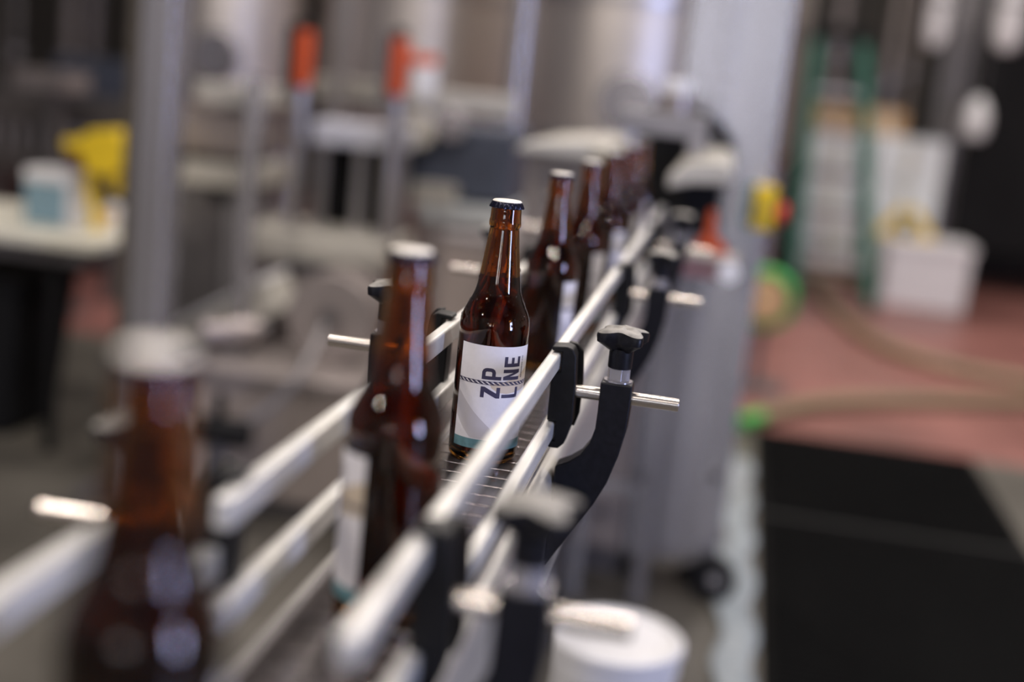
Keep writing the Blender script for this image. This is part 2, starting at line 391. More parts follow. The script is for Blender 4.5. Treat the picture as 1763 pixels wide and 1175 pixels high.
GL = {  # glyph outlines: gx along the reading direction, gy towards the cap line
 'Z': (9.6, [[(0, 0), (9.6, 0), (9.6, 3.3), (4.3, 3.3), (9.6, 13.6), (9.6, 17), (0, 17), (0, 13.7), (5.1, 13.7), (0, 3.4)]]),
 'P': (10.2, [[(0, 0), (3.1, 0), (3.1, 17), (0, 17)], [(3.1, 5.2), (6.6, 5.2), (8.6, 6.0), (9.8, 7.6), (10.2, 9.6), (10.2, 12.6), (9.8, 14.6), (8.6, 16.2), (6.6, 17), (3.1, 17), (3.1, 13.9), (6.2, 13.9), (7.1, 13.0), (7.1, 9.2), (6.2, 8.3), (3.1, 8.3)]]),
 'L': (9.4, [[(0, 0), (9.4, 0), (9.4, 3.2), (3.1, 3.2), (3.1, 17), (0, 17)]]),
 'N': (9.4, [[(0, 0), (3.0, 0), (3.0, 10.6), (6.4, 0), (9.4, 0), (9.4, 17), (6.4, 17), (6.4, 6.8), (3.0, 17), (0, 17)]]),
 'E': (9.0, [[(0, 0), (9, 0), (9, 3.1), (3.1, 3.1), (3.1, 7.1), (8.3, 7.1), (8.3, 10.0), (3.1, 10.0), (3.1, 13.9), (9, 13.9), (9, 17), (0, 17)]]),
}
ROPE = .0735
def text_polys(txt, size):
    cu = bpy.data.curves.new('t', 'FONT'); cu.body = txt; cu.size = size; cu.resolution_u = 2; cu.offset = .07
    ob = bpy.data.objects.new('t', cu); COL.objects.link(ob)
    dg = bpy.context.evaluated_depsgraph_get(); me = ob.evaluated_get(dg).to_mesh()
    ps = [[(me.vertices[i].co.x, me.vertices[i].co.y) for i in p.vertices] for p in me.polygons]
    ob.evaluated_get(dg).to_mesh_clear(); bpy.data.objects.remove(ob); bpy.data.curves.remove(cu)
    return ps
def make_bottle(label):
    t = thing('beer_bottle', label, 'bottle', (0, 0, 0), 'filled amber bottles queued on the conveyor')
    MB().lathe(outer+inner, 56).build('glass', glass_m, t, angle=50)
    FILL = .1635
    zs = [.0078, .012, .05, .118, .1225, .1275, .1325, .1380, .1435, .1485, .154, .159, FILL]
    MB().lathe([(0, zs[0])] + [(rin(z)+.00025 if k else .0235, z) for k, z in enumerate(zs)] + [(0, FILL)], 56).build('beer', beer_m, t, angle=50)
    NT = 84
    wob = lambda k, a: [.0, .0, .0, .006, .030, .055, .062, .0, .0][k]*(math.cos(21*a))
    cp = MB().lathe([(0, .22885), (.0090, .22880), (.0118, .22835), (.0131, .2270), (.0138, .2250), (.0143, .2232), (.0144, .2222), (.0133, .2222), (.0128, .2262)], NT, wob=wob).build('crown_cap', cap_m, t, angle=60)
    MB().lathe([(0, .2292), (.0088, .22915), (.0116, .2288), (.0127, .2279), (.0127, .2275), (0, .2277)], 48).build('cap_face', capface_m, cp, label='cream printed top of the crown cap')
    r0 = RB+.00015
    lb = flat([strip_poly(-LHALF, LHALF, LBOT, LTOP)], r0).build('label', paper, t, recalc=False)
    def prt(nm, polys, M, lift, lab=None): return flat(polys, r0+lift).build(nm, M, lb, recalc=False, label=lab)
    prt('print_band', [strip_poly(-LHALF, LHALF, LBOT, LBOT+.0085)], teal_ink, .00004, 'teal band along the foot of the label')
    g = [(-LHALF, .064), (-.036, .061), (-.022, .047), (-.006, .033), (-.0035, .0225), (-.010, .0228), (-.023, .0232), (-.031, .031), (-LHALF, .042)]
    prt('print_slope', [g], grey_ink, .00004, 'pale grey slope printed on the label')
    v = lambda q: ROPE + q/1000
    tn = [(-.010, v(-1)), (.002, v(1.5)), (.010, v(4)), (.018, v(7)), (.026, v(11)), (.034, v(15)), (LHALF, v(17)), (LHALF, v(-5)), (.030, v(-5.5)), (.022, v(-7)), (.014, v(-8)), (.006, v(-9)), (-.002, v(-8)), (-.008, v(-4.5))]
    prt('print_patch', [tn], tan_ink, .00006, 'tan patch printed on the label')
    def glyph(ch, base_s, v0, k=1.0):
        wdt, ps = GL[ch]
        return [[(base_s - gy*k/1000, v(v0+gx)) for gx, gy in p] for p in ps]
    for ch, bs, v0, k in [('Z', -.0005, -13.0, 1.0), ('P', -.0005, 3.1, 1.0), ('L', .0178, -12.6, .98), ('N', .0178, 3.3, .98), ('E', .0178, 14.9, .98)]:
        prt('letter', glyph(ch, bs, v0, k), ink, .0001)
    # twisted rope drawn as slanted strands with thin borders
    strands, hl = [], []
    n = 17; wd_ = 2*LHALF/n
    for i in range(n):
        a = -LHALF + i*wd_; b = a + wd_*1.32
        sag = lambda s_: 0
        b = min(b, LHALF)
        strands.append([(a, v(1.7)), (a+wd_*.36, v(1.75)), (b, v(-1.25)), (b-wd_*.1 if b < LHALF else b, v(-1.7)), (a+wd_*.50, v(-.6)), (a+.0003, v(.9))])
    prt('rope', strands + [strip_poly(-LHALF, LHALF, v(1.15), v(1.6)), strip_poly(-LHALF, LHALF, v(-1.6), v(-1.15))], ink, .00012)
    tx = text_polys('BREWING CO', 2.25)
    xmax = max(p[0] for q in tx for p in q)
    prt('small_print', [[(.0222 - y/1000, v(4.6 + x*19.6/xmax)) for x, y in q] for q in tx], ink, .0001)
    return t
bl = [('beer bottle in sharp focus with white paper label and condensation', 0.0, 0.0, 30),
      ('nearest beer bottle, huge and strongly blurred at the left foreground', -.0043, -.6865, 165),
      ('second nearest beer bottle, blurred, just left of the sharp bottle', .0069, -.3622, -93),
      ('amber beer bottle directly behind the sharp bottle', -.0062, .3961, 116),
      ('amber beer bottle second behind the sharp bottle', -.0027, .6823, 112),
      ('amber beer bottle third behind the sharp bottle', .0, .9781, 108),
      ('amber beer bottle fourth behind the sharp bottle, dim under the far machine', .002, 1.27, 120),
      ('farthest amber beer bottle, in the dark under the hooded machine', .0, 1.56, 120)]
B0 = make_bottle(bl[0][0])
for i, (lab, x, y, rz) in enumerate(bl):
    o = B0 if i == 0 else copy_tree(B0)
    o.location = (x, y, ZB); o.rotation_euler = (0, 0, math.radians(rz)); o['label'] = lab
# condensation on the sharp bottle only
prof_o = [p for p in outer if p[1] > .1195 and p[1] < .204]
dm = MB()
for k in range(330):
    h = random.choice([random.uniform(.120, .150), random.uniform(.122, .200)])
    for (ra, za), (rb, zb) in zip(prof_o, prof_o[1:]):
        if za <= h <= zb: rr = ra+(rb-ra)*(h-za)/(zb-za); sl = math.atan2(ra-rb, zb-za); break
    else: continue
    a = random.uniform(-math.pi, math.pi); q = random.choice([.0004, .0005, .0006, .0008, .0011, .0015])
    nrm = Vector((math.cos(a)*math.cos(sl), math.sin(a)*math.cos(sl), math.sin(sl)))
    mt = Matrix.Translation(Vector((rr*math.cos(a), rr*math.sin(a), h))) @ nrm.to_track_quat('Z', 'Y').to_matrix().to_4x4() @ Matrix.Diagonal((q, q*random.uniform(.9, 1.3), q*.55, 1))
    bmesh.ops.create_icosphere(dm.bm, subdivisions=1, radius=1, matrix=mt)
dr = dm.build('condensation', water_m, None, angle=180); dr.parent = B0; dr['kind'] = 'stuff'; dr['label'] = 'fine water droplets on the glass'

# ------------------------------------------------------------------ machine at the end of the conveyor
YC = 2.34
t = thing('steel_column', 'broad bright stainless column right of the conveyor end', 'column', (.15, YC+.12, 0))
bx('column_body', steel, t, .024, .285, YC, YC+.24, .075, 3.2, .006)
bx('corner_strip', steel, t, .118, .148, YC-.008, YC-.0005, .09, 3.2, .003)
MB().cyl((.25, YC-.009, .33), (.25, YC-.0005, .33), .014, 16).build('bolt', steel_dark, t)
MB().cyl((.055, YC-.009, .30), (.055, YC-.0005, .30), .012, 16).build('bolt', steel_dark, t)
for xx in (.06, .22): MB().lathe([(0, 0), (.04, 0), (.04, .015), (.015, .025), (.015, .0745), (0, .0745)], 20, (xx, YC+.12, 0)).build('levelling_foot', dark_m, t)
t = thing('caster_wheel', 'black caster wheel with pale hub at the foot of the column', 'wheel', (.278, YC-.05, 0))
MB().cyl((.278, YC-.075, .062), (.278, YC-.03, .062), .062, 32).build('tyre', dark_m, t, .008, 3)
MB().cyl((.285, YC-.078, .066), (.285, YC-.0755, .066), .018, 20).build('hub', steel, t)

t = thing('emergency_stop', 'yellow emergency stop box with red button on the column side', 'switch', (.30, 2.40, 1.05))
c = ony(1312, 357, 2.31)
bx('mount_plate', teal_box, t, .222, .300, 2.331, 2.3395, c.z-.058, c.z+.055, .002)
bx('yellow_box', yellow, t, .246, .302, 2.270, 2.3305, c.z-.054, c.z+.056, .006)
b_ = MB().lathe([(0, 0), (.010, 0), (.010, .010), (.026, .014), (.028, .022), (.022, .030), (0, .032)], 24).build('red_button', red_pl); b_.parent = t
b_.location = Vector((.3025, 2.30, c.z-.010)) - t.location; b_.rotation_euler = (0, math.radians(90), 0)
MB().cyl((.275, 2.264, c.z-.005), (.275, 2.2697, c.z-.005), .010, 16).build('lock_screw', steel_dark, t)

bx_ = rect(905, 700, 1125, 1040, YC)
t = thing('machine_cabinet', 'rosy steel cabinet panel under the far end of the conveyor', 'cabinet', (-.12, YC+.3, 0))
bx('panel', steel_warm, t, -.30, .020, YC, YC+.6, .08, .855, .004)
MB().cyl((-.05, YC-.006, .18), (-.05, YC-.0004, .18), .014, 16).build('bolt', steel_dark, t)
bx('plinth', steel_dark, t, -.28, .015, YC+.03, YC+.57, 0, .0795, .002)
t = thing('labeller_cabinet', 'low brownish machine base behind the left guide rails', 'machine base', (-.8, YC+.4, 0))
bx('panel', steel_warm, t, -1.26, -.305, YC+.02, YC+.9, .06, .405, .004)
bx('top_ledge', pinkgrey, t, -1.28, -.304, YC, YC+.92, .4055, .43, .004)
bx('plinth', steel_dark, t, -1.22, -.34, YC+.06, YC+.86, 0, .0595, .002)

# hooded labelling head over the last bottles
t = thing('hooded_labeller', 'dark hooded machine head with pale side plates at the conveyor end', 'labelling machine', (0, 1.9, 1.0))
dz = -.062
pl = [(-.27, 1.235+dz), (-.25, 1.258+dz), (-.11, 1.275+dz), (-.072, 1.262+dz), (-.072, 1.235+dz)]
MB().prism([(.062, 1.205+dz), (.062, 1.232+dz), (.10, 1.262+dz), (.165, 1.268+dz), (.185, 1.255+dz), (.185, 1.225+dz), (.11, 1.219+dz)], 'y', 1.50, 2.2).build('side_plate', cream, t, .006)
arc = [(.030+.160*math.cos(a), 1.165+.135*math.sin(a)) for a in [math.pi*(.04+.60*k/12) for k in range(13)]]
arc2 = [(.030+.130*math.cos(a), 1.165+.102*math.sin(a)) for a in [math.pi*(.04+.60*k/12) for k in range(13)]]
MB().prism(arc + arc2[::-1], 'y', 2.2005, 2.32).build('hood', dark_m, t, .003)
bx('dark_housing', dark_m, t, .088, .165, 1.60, 2.2, 1.050, 1.2185+dz, .006)
bx('dark_backing', dark_m, t, -.068, .0985, 2.27, 2.32, 1.012, 1.262, .004)  # added dark panel, keeps the bright column from glowing through the last bottle
bx('support_arm', steel_dark, t, .10, .16, 2.2005, 2.335, 1.06, 1.14, .004)
MB().cyl((.05, 1.7, 1.2855), (.05, 1.7, 1.325), .035, 24).build('cap_motor', pinkgrey, t, .004)
MB().cyl((.05, 1.7, 1.3255), (.05, 1.7, 1.355), .030, 24).build('motor_lid', white_pl, t, .004)
bx('bridge', grey_pl, t, -.062, .085, 1.66, 1.74, 1.238, 1.285, .004)
bx('bridge_post', grey_pl, t, .0855, .12, 1.66, 1.74, 1.206, 1.285, .003)
t = thing('guide_stand', 'pale topped stand left of the conveyor end, behind the far bottles', 'stand', (-.17, 1.95, 0))
MB().prism(pl, 'y', 1.62, 2.2).build('top_plate', cream, t, .006)
bx('support_wall', pinkgrey, t, -.26, -.105, 1.75, 2.2, .87, 1.2345+dz-.0005, .004)
bx('foot', steel_dark, t, -.25, -.115, 1.8, 2.15, 0, .8695, .004)
c = ony(1225, 400, 1.55)
t = thing('orange_clip', 'small orange spring clip beside the far conveyor end', 'clip', (c.x, 1.55, c.z-.04))
MB().prism([(c.x-.030, c.z-.040), (c.x+.040, c.z-.040), (c.x+.022, c.z-.014), (c.x+.010, c.z-.010), (c.x+.004, c.z+.045), (c.x-.010, c.z+.045), (c.x-.014, c.z-.010), (c.x-.026, c.z-.016)], 'y', 1.54, 1.56).build('clip_body', orange, t, .003)
MB().cyl((c.x, 1.5655, c.z), (c.x, 1.5605, c.z), .006, 12).build('pin', steel, t)
z_ = c.z-.0405
t = thing('sensor_shelf', 'pale sensor bracket with rosy plate under the orange clip', 'bracket', (c.x, 1.6, z_))
bx('shelf', pinkgrey, t, c.x-.065, c.x+.06, 1.49, 1.599, z_-.018, z_, .004)
bx('rosy_plate', mat('rosy_plate', (.33, .17, .18), .4, .2), t, c.x-.065, c.x+.05, 1.495, 1.599, z_-.045, z_-.0185, .003)
MB().cyl((c.x+.045, 1.484, z_-.028), (c.x+.045, 1.4945, z_-.028), .022, 20).build('sensor_face', white_pl, t)
bx('mount_block', dark_m, t, c.x-.05, c.x+.01, 1.5995, 1.62, z_-.06, z_-.001, .003)

# left enclosure post
t = thing('enclosure_post', 'tall grey steel post left of the machines, beside the yellow tool', 'post', (-1.38, 2.36, 0))
bx('front_tube', steel, t, -1.432, -1.337, 2.30, 2.40, 0.012, 3.2, .008)
bx('rear_flange', mat('brown_grey_flange', (.12, .105, .09), .5, .2), t, -1.515, -1.433, 2.401, 2.44, .012, 3.2, .004)
bx('base_plate', steel_dark, t, -1.58, -1.30, 2.27, 2.47, 0, .0118, .002)
# middle post
t = thing('frame_post', 'bright round steel post rising behind the row of bottles', 'post', (-.68, 4.0, 0))
MB().cyl((-.68, 4, .0205), (-.68, 4, 3.2), .042, 28).build('tube', steel, t)
MB().lathe([(0, 0), (.1, 0), (.1, .02), (0, .02)], 24, (-.68, 4, 0)).build('base_flange', steel_dark, t)

# ------------------------------------------------------------------ filler machine between the posts (about 3 m away)
def slab(name, M, parent, box, Y, dep, bevel=.004, label=None):
    x0, x1, z0, z1 = rect(*box, Y)
    return bx(name, M, parent, x0, x1, Y, Y+dep, z0, z1, bevel, label)
t = thing('filler_carriage', 'pale filler carriage with a flat bluish top plate on three uprights', 'machine', (-1.0, 3.1, .43))
x0, x1, z0, z1 = rect(533, 214, 692, 254, 3.0)
bx('top_plate', mat('pale_blue_plate', (.58, .59, .66), .35, .3), t, x0, x1, 3.0, 3.2, z0, z1, .006)
xb0, xb1, zb0, zb1 = rect(400, 404, 665, 452, 2.86)
bx('deck', cream, t, xb0, xb1, 2.86, 3.25, zb0, zb1, .012)
for a, b in ((538, 558), (606, 624), (670, 692)):
    q0, q1, _, _ = rect(a, 300, b, 320, 3.03)
    bx('upright', steel_h, t, q0, q1, 3.05, 3.10, zb1+.0005, z0-.0005, .003)
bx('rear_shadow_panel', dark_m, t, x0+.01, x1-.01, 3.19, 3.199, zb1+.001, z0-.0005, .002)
bx('body', pinkgrey, t, xb0+.03, xb1-.02, 2.90, 3.24, .4305, zb0-.0005, .01)
s0 = rect(495, 446, 560, 466, 2.89)
bx('display', bluegrey, t, s0[0], s0[1], 2.889, 2.8995, s0[2], s0[3], .002, 'small dark display')
s0 = rect(488, 498, 545, 522, 2.89)
bx('recess_cover', steel_dark, t, s0[0], s0[1], 2.889, 2.8995, s0[2], s0[3], .002)

c = ony(575, 545, 2.62)
t = thing('label_reel', 'large grey reel disc standing below the filler deck', 'reel', (c.x, 2.62, .43))
MB().cyl((c.x, 2.58, c.z), (c.x, 2.61, c.z), .135, 48).build('front_flange', pinkgrey, t, .004)
MB().cyl((c.x, 2.6105, c.z), (c.x, 2.70, c.z), .105, 40).build('label_roll', cream, t)
MB().cyl((c.x, 2.7005, c.z), (c.x, 2.72, c.z), .135, 48).build('rear_flange', pinkgrey, t, .004)
MB().cyl((c.x, 2.565, c.z), (c.x, 2.5795, c.z), .03, 20).build('hub', steel_dark, t, .002)
bx('stand', steel_dark, t, c.x-.03, c.x+.03, 2.7205, 2.76, .4305, c.z+.03, .003)

a, b = ony(285, 575, 2.75), ony(480, 478, 2.75)
t = thing('slanted_chute', 'pale slanted chute left of the reel disc', 'chute', (a.x, 2.75, .43))
d = (b-a).normalized(); nrm = Vector((-d.z, 0, d.x))
q = [a, b, b-nrm*.10, a-nrm*.085]
MB().prism([(p.x, p.z) for p in q], 'y', 2.66, 2.85).build('chute_body', cream, t, .008)
MB().prism([(p.x, p.z) for p in [a+nrm*.004, b+nrm*.004, b+nrm*.02, a+nrm*.02]], 'y', 2.655, 2.855).build('chute_lid', white_pl, t, .004)
bx('prop', steel_dark, t, a.x+.08, a.x+.14, 2.72, 2.79, .4305, a.z-.06, .003)
bx('prop', steel_dark, t, b.x-.12, b.x-.06, 2.72, 2.79, .4305, b.z-.13, .003)
c = ony(390, 640, 2.5); c.z = max(c.z, .50)
t = thing('drive_roller', 'pale drive roller with dark fittings in front of the slanted chute', 'roller', (c.x, 2.5, .43))
MB().cyl((c.x-.07, 2.46, c.z+.0), (c.x+.07, 2.55, c.z+.01), .036, 28).build('roller', pinkgrey, t, .004)
MB().cyl((c.x+.0705, 2.5505, c.z+.01), (c.x+.095, 2.566, c.z+.012), .022, 20).build('roller_end', steel_dark, t, .004)
bx('bearing_block', steel_dark, t, c.x-.05, c.x+.05, 2.485, 2.53, .4305, c.z-.037, .004)
hp = spline([ony(535, 575, 2.3)+Vector((0, .12, 0)), ony(520, 640, 2.3), ony(480, 690, 2.28), ony(420, 730, 2.28), ony(345, 745, 2.29), ony(310, 720, 2.31)], 8)
tag(MB().tube(hp, .011, 10).build('cable', grey_pl), 'grey cable looping in front of the brownish machine base', 'cable')
c = ony(375, 745, 2.2)
t = thing('drain_valve', 'dark valve on the floor in front of the machine base', 'valve', (c.x, 2.2, 0))
MB().cyl((c.x, 2.2, 0), (c.x, 2.2, .26), .03, 18).build('stem', steel_dark, t)
MB().cyl((c.x-.07, 2.2, .29), (c.x+.09, 2.2, .29), .042, 20).build('valve_body', dark_m, t, .004)
bx('valve_lever', dark_m, t, c.x-.015, c.x+.015, 2.19, 2.21, .33, .40, .004)

# capper box on the left of the filler
t = thing('capper_cabinet', 'rosy grey capper box with pale top plate right of the tall grey post', 'machine', (-1.45, 3.2, 0))
x0, x1, z0, z1 = rect(308, 188, 425, 262, 3.1)
bx('upper_box', pinkgrey, t, x0, x1, 3.1, 3.5, z0, z1, .006)
bx('top_plate', cream, t, x0+.06, x1+.03, 3.06, 3.5, z1+.018, z1+.085, .005)
bx('plate_post', steel_dark, t, x0+.12, x0+.18, 3.2, 3.3, z1+.0005, z1+.0175, .002)
s0 = rect(308, 283, 432, 322, 3.06)
bx('ledge', cream, t, s0[0], s0[1], 3.06, 3.5, s0[2], s0[3], .005)
bx('neck', steel_dark, t, x0+.02, x1-.02, 3.15, 3.45, s0[3]+.0005, z0-.0005, .003)
bx('lower_box', grey_pl, t, x0-.02, x1-.01, 3.1, 3.5, .0305, s0[2]-.0005, .006)
bx('door_panel', steel_dark, t, x0+.01, x1-.05, 3.09, 3.0995, .12, s0[2]-.04, .003)
s1 = rect(362, 335, 385, 352, 3.085)
MB().cyl(((s1[0]+s1[1])/2, 3.07, s1[3]), ((s1[0]+s1[1])/2, 3.0895, s1[3]), .025, 18).build('handle_knob', dark_m, t, .003)
bx('plinth', dark_m, t, x0, x1-.03, 3.14, 3.46, 0, .03, .002)
def post(px, top, Y, w, label, M, z0=0.0):
    c = ony(px, top, Y)
    o = thing('machine_post', label, 'post', (c.x, Y, z0))
    bx('tube', M, o, c.x-w/2, c.x+w/2, Y, Y+w, z0+.0105, c.z, .004)
    bx('foot_plate', steel_dark, o, c.x-w*.9, c.x+w*.9, Y-w*.4, Y+w*1.4, z0, z0+.01, .001)
    return o
post(437, 130, 2.585, .04, 'slim bluish grey post between the capper box and the filler deck', steel, .4305)
post(606, -200, 3.55, .05, 'tall pale square post rising behind the filler carriage', steel_h)

# pneumatic cylinders with orange sleeves
def cylinder(px, y0, y1, Y, label, elbow=False):
    a, b = ony(px, y0, Y), ony(px, y1, Y)
    o = thing('lift_cylinder', label, 'cylinder', (b.x, Y, zb1))
    MB().cyl((b.x, Y, b.z), (b.x, Y, a.z), .029, 28).build('orange_sleeve', orange, o, .006)
    MB().cyl((b.x, Y, zb1+.0005), (b.x, Y, b.z-.0005), .026, 24).build('rod', steel_h, o)
    bx('guide_bar', dark_m if not elbow else steel_dark, o, b.x-.056, b.x-.034, Y-.01, Y+.03, b.z, a.z+.02, .003)
    bx('guide_bar_foot', steel_dark, o, b.x-.056, b.x-.027, Y-.01, Y+.012, b.z-.04, b.z-.0005, .003)
    MB().cyl((b.x, Y, a.z+.0005), (b.x, Y, a.z+.03), .02, 20).build('end_cap', dark_m, o, .003)
    if elbow:
        bx('elbow', orange, o, b.x+.034, b.x+.12, Y-.015, Y+.02, a.z-.075, a.z-.04, .008)
        MB().cyl((b.x+.085, Y, a.z-.17), (b.x+.085, Y, a.z-.0755), .042, 24).build('white_cup', white_pl, o, .006)
    return o
cylinder(519, 52, 150, 2.93, 'orange sleeved lift cylinder left of the filler carriage')
cylinder(683, 66, 166, 2.93, 'orange sleeved lift cylinder with white cup, right of the filler carriage', True)

# cross beam and motors behind
a, b = ony(538, 160, 3.75), ony(885, 172, 3.75)
t = thing('cross_beam', 'long pale cross beam behind the orange cylinders', 'beam', (a.x, 3.8, 0))
bx('beam', cream, t, a.x, b.x, 3.75, 3.82, (a.z+b.z)/2-.04, (a.z+b.z)/2+.035, .006)
for xx in (a.x+.05, b.x-.06): bx('beam_leg', steel, t, xx-.03, xx+.03, 3.825, 3.87, 0, (a.z+b.z)/2+.03, .004)
t = thing('pump_group', 'dark pump with pale round cover right of the filler carriage', 'pump', (-.75, 3.3, 0))
c1, c2 = ony(720, 225, 3.3), ony(783, 215, 3.35)
MB().cyl((c1.x, 3.28, c1.z), (c1.x, 3.33, c1.z), .060, 32).build('round_cover', cream, t, .008)
MB().cyl((c2.x, 3.30, c2.z), (c2.x, 3.34, c2.z), .052, 32).build('round_flange', steel, t, .006)
s0 = rect(700, 200, 885, 345, 3.36)
bx('motor_block', bluegrey, t, s0[0], s0[1], 3.345, 3.7, s0[2], s0[3]-.03, .02)
s1 = rect(702, 318, 780, 358, 3.25)
bx('pale_box', cream, t, s1[0], s1[1], 3.27, 3.344, s1[2], s1[3], .01)
s2 = rect(705, 352, 865, 392, 3.2)
bx('tray', mat('pale_tray', (.52, .55, .56), .35, .3), t, s2[0], s2[1], 3.27, 3.7, s2[2], s2[3]-.012, .006)
bx('pedestal', pinkgrey, t, s2[0]+.01, s2[1]+.2, 3.30, 3.68, 0.0, s2[2]-.0005, .008)

t = thing('side_panel', 'smooth grey guard panel behind the sharp bottle', 'panel', (-.35, 2.7, 0))
s0 = list(rect(748, 425, 1000, 660, 2.8)); s0[1] = -.36
bx('sheet', steel_warm, t, s0[0], s0[1]+.05, 2.80, 2.815, .4515, s0[3], .003)
bx('top_edge', steel_h, t, s0[0], s0[1]+.05, 2.79, 2.825, s0[3]+.0005, s0[3]+.02, .003)
bx('foot_rail', steel_dark, t, s0[0], s0[1]+.05, 2.78, 2.84, .4305, .451, .002)

# ------------------------------------------------------------------ tanks behind
def tank(px, w, Y, label, zb=.75, shade=tank_m):
    c = ony(px, 60, Y); R = w
    o = thing('fermentation_tank', label, 'tank', (c.x, Y, 0), 'steel tanks in the background')
    MB().lathe([(0, zb-.35), (.06, zb-.35), (R, zb+.25), (R, 3.3), (R*.8, 3.55), (.2, 3.7), (0, 3.7)], 56, (c.x, Y, 0)).build('shell', shade, o, angle=25)
    for zz in (zb+.32, 1.72, 2.6): MB().lathe([(R-.004, zz-.02), (R+.012, zz-.02), (R+.012, zz+.02), (R-.004, zz+.02)], 56, (c.x, Y, 0)).build('band', steel_h, o, angle=25)
    for k in range(3):
        a = math.radians(90+120*k+30); MB().cyl((c.x+R*.82*math.cos(a), Y+R*.82*math.sin(a), 0), (c.x+R*.82*math.cos(a), Y+R*.82*math.sin(a), zb+.3), .04, 14).build('leg', steel, o)
    MB().cyl((c.x+.1, Y-R-.03, 1.25), (c.x+.1, Y-R+.02, 1.25), .14, 28).build('manway', steel, o, .008)
    return o
tank(395, .42, 6.2, 'leftmost shiny steel tank, right of the tall grey post')
tank(735, .62, 6.6, 'wide pale steel tank behind the orange cylinders')
tank(1075, .52, 5.6, 'pale steel tank between the round post and the broad column')
tank(1250, .5, 7.4, 'steel tank mostly hidden behind the broad column')

# ------------------------------------------------------------------ left: table, carton, tool, bin
ZT = .70
t = thing('folding_table', 'white topped table with dark legs at the left edge', 'table', (-2.4, 3.05, 0))
fr = onz(163, 418, ZT)
bx('tabletop', mat('cream_laminate', (.66, .64, .55), .4, 0, .05, 7), t, fr.x-1.35, fr.x, fr.y, fr.y+.62, ZT-.035, ZT, .006)
for lx in (fr.x-.16, fr.x-1.28):
    for ly in (fr.y+.06, fr.y+.55): MB().cyl((lx, ly, 0), (lx, ly, ZT-.0355), .019, 14).build('leg', dark_m, t)
bx('apron', steel_dark, t, fr.x-1.30, fr.x-.04, fr.y+.03, fr.y+.05, ZT-.085, ZT-.0355, .002)
c = onz(82, 388, ZT)
t = thing('carton', 'pale blue and white carton standing on the white table', 'carton', (c.x, c.y+.06, ZT))
bx('box', teal_box, t, c.x-.085, c.x+.055, c.y, c.y+.13, ZT, ZT+.135, .004)
bx('white_end', white_pl, t, c.x+.0555, c.x+.075, c.y+.005, c.y+.125, ZT, ZT+.13, .003)
bx('lid', white_pl, t, c.x-.088, c.x+.076, c.y-.003, c.y+.133, ZT+.1355, ZT+.175, .005)
c2 = onz(128, 372, ZT)
t = thing('paper_cup', 'small white cup between the carton and the yellow tool', 'cup', (c2.x, c2.y+.05, ZT))
MB().lathe([(0, 0), (.026, 0), (.034, .078), (.031, .078), (.024, .004), (0, .004)], 24, (c2.x, c2.y+.05, ZT)).build('cup_wall', cream, t)
MB().lathe([(.033, .076), (.036, .078), (.036, .081), (.031, .079)], 24, (c2.x, c2.y+.05, ZT)).build('rim', white_pl, t)
c = onz(163, 398, ZT)
yy = c.y+.05
t = thing('hand_tool', 'yellow hand tool standing on the table corner beside the post', 'tool', (c.x, yy, ZT))
def at_(px, py): p = ony(px, py, yy); return (p.x, p.z)
MB().prism([at_(118, 238), at_(150, 236), at_(165, 224), at_(212, 222), at_(222, 250), at_(216, 298), at_(205, 303), at_(160, 300), at_(150, 262), at_(122, 258)], 'y', yy-.05, yy+.05).build('tool_body', yellow, t, .008)
MB().prism([at_(124, 262), at_(148, 264), at_(152, 292), at_(138, 292)], 'y', yy-.045, yy+.045).build('red_grip', mat('dark_red_grip', (.09, .012, .01), .5), t, .004)
z0_ = ZT - ony(163, 400, yy).z
MB().prism([at_(148, 301), at_(160, 301), at_(166, 340), at_(172, 380), (at_(175, 398)[0], ZT), (at_(158, 398)[0], ZT), at_(160, 380), at_(154, 345)], 'y', yy-.02, yy+.02).build('handle', yellow, t, .004)
MB().prism([at_(192, 304), at_(215, 305), at_(217, 322), at_(203, 334), at_(194, 322)], 'y', yy-.02, yy+.02).build('trigger_guard', yellow, t, .004)
c = ony(183, 368, yy); z_ = c.z
t = thing('tape_roll', 'small white roll leaning beside the yellow tool', 'roll', (c.x, yy+.04, ZT))
R_ = max(.03, (z_-ZT) if z_ > ZT else .03)
n = MB(); n.cyl((c.x, yy+.0205, ZT+.042), (c.x, yy+.06, ZT+.042), .042, 28); n.build('roll_body', white_pl, t, .004)
MB().cyl((c.x, yy+.018, ZT+.042), (c.x, yy+.0202, ZT+.042), .02, 20).build('core', card, t)

c = onz(32, 758)
t = thing('waste_bin', 'tall black waste bin under the white table', 'bin', (c.x-.12, c.y+.18, 0))
cx, cy = c.x-.20, c.y+.17
def rr(hw, z): return [(cx-hw, cy-hw, z), (cx+hw, cy-hw, z), (cx+hw, cy+hw, z), (cx-hw, cy+hw, z)]
MB().loft([rr(.155, 0), rr(.20, .50)]).build('bin_body', dark_m, t, .02, 3)
MB().loft([rr(.212, .5005), rr(.212, .53)]).build('bin_rim', dark_m, t, .008, 2)

